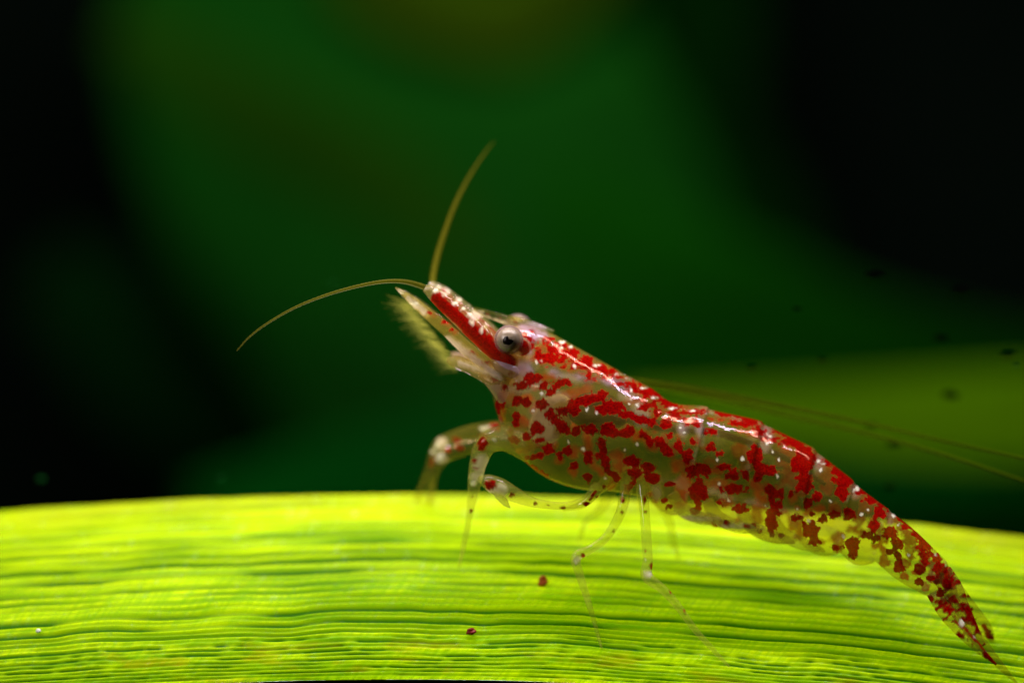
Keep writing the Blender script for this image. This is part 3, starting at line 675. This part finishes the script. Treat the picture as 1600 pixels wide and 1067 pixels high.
# tail fan
sweep('telson', [(1470, 895, -.62), (1488, 920, -.70), (1502, 948, -.76), (1520, 982, -.84), (1538, 1008, -.9)], [18, 17, 13, 9, 3], M_BODY, shrimp, n=60, seg=18, flat=.5, rednoise=.62,
      spots=[(1480, 912, 6, 11), (1495, 938, 6, 6), (1512, 959, 5, 5), (1470, 900, 9, 6)], whites=[(1476, 934, 4, 5), (1487, 954, 2, 3)], milk0=.1)
def uropod(pts, radii, **kw):
    return sweep('uropod', pts, radii, M_BODY, shrimp, n=60, seg=18, flat=.28, **kw)
uropod([(1458, 925, -.66), (1478, 955, -.80), (1502, 984, -.90), (1528, 1012, -.98), (1557, 1038, -1.02)], [11, 13, 11, 7, 1.5], spots=[(1463, 939, 4, 4), (1528, 1002, 1556, 1036, 4), (1500, 975, 1528, 1004, 3)],
       whites=[(1503, 973, 4, 6), (1524, 993, 3, 3), (1541, 1012, 3, 4)], milk0=.06, rednoise=.56)
uropod([(1478, 930, -.66), (1500, 962, -.78), (1528, 998, -.88), (1558, 1034, -.95), (1590, 1068, -.98)], [9, 11, 10, 7, 1.5], milk0=.05, rednoise=.36)
uropod([(1484, 905, -.5), (1506, 938, -.4), (1526, 964, -.25), (1542, 985, -.12), (1551, 1006, -.1)], [10, 12, 12, 10, 3], spots=[(1538, 978, 1550, 1000, 5), (1510, 950, 6, 8)], rednoise=.4, milk0=.05)

# ------------------------------------------------------------------ specks
M_RED = plain_material('red_speck', (0.22, 0.012, 0.004), 0.4, 0.4, 0.1, 0.5, 20)
M_ORANGE = plain_material('orange_speck', (0.45, 0.10, 0.01), 0.5, 0.3, 0.2, 0.3, 20)
o = blob('round_speck', (736, 986, on_leaf(736, 986, .04)), (7, 6, 5.5), M_RED, None, 16, 12, lump=.4); tag(o, 'tiny dark red round speck low on the bright leaf', 'speck')
o = blob('round_speck', (848, 908, .55 * 0 + on_leaf(848, 908, .05)), (7, 6, 9), M_ORANGE, None, 16, 12, lump=.4); tag(o, 'tiny orange-red speck on the leaf left of the walking leg', 'speck')
M_MOTE = plain_material('green_mote', (0.004, 0.035, 0.006), 0.9, 0.0, 0, 0.3, 9)
for x, y, r, d, lab in ((64, 748, 7, 2.5, 'faint green mote just above the far edge of the leaf at the left'), (345, 747, 6, 2.5, 'faint green mote above the leaf, left of the front legs'),
                        (1588, 571, 4, 1.5, 'pale mote at the right frame edge above the olive leaf'), (520, 442, 5, 3, 'faint green mote just under the curved front feeler')):
    o = blob('drifting_mote', (x, y, d), (r, r * .7, r * .6), M_MOTE, None, 12, 8, lump=.3); tag(o, lab, 'mote', 'motes drifting in the water')
M_GLINT = plain_material('white_glint', (0.8, 0.8, 0.7), 0.3, 0.6, 0.2, 0.1, 20)
o = blob('white_glint', (60, 985, on_leaf(60, 985, .03)), (4, 4, 3.5), M_GLINT, None, 12, 8, lump=.2); tag(o, 'tiny white bead standing in for a glint on the bright leaf near the left frame edge', 'speck')  # white bead stands in for a glint of light on the leaf
M_DIRT = plain_material('silt', (0.0005, 0.0008, 0.0003), 0.9, 0.0, 0, 0.4, 9)
for x, y, r, d, lab in ((1245, 482, 7, 2.2, 'small round dark fleck in the water above the middle of the back'),
                         (1365, 434, 15, 5, 'broad dark fleck at the edge of the black area, upper left of two'),
                         (1500, 458, 16, 5, 'broad dark fleck at the edge of the black area, right of two'),
                         (1470, 528, 12, 4, 'dark streak-like fleck midway between the black area and the olive leaf'),
                         (1285, 562, 8, 3, 'small dark fleck just above the upper edge of the olive leaf'),
                         (1175, 575, 8, 3, 'small dark fleck over the pointed end of the olive leaf'),
                         (1575, 556, 12, 4, 'dark fleck at the right frame edge above the olive leaf'),
                         (1485, 617, 14, 5, 'wide dark fleck in front of the olive leaf, above the antennae'),
                         (1362, 664, 10, 3.5, 'dark fleck touching the upper antenna in front of the olive leaf'),
                         (1398, 692, 12, 4.5, 'dark fleck between the two antennae in front of the olive leaf'),
                         (1390, 760, 9, 4, 'dark fleck low down just above the bend of the tail')):
    o = blob('silt_fleck', (x, y, d * .6), (r, r * .5, r * .42), M_DIRT, None, 14, 10, lump=.3, tilt=random.uniform(-.3, .1))
    tag(o, lab, 'fleck', 'silt flecks drifting behind the shrimp')
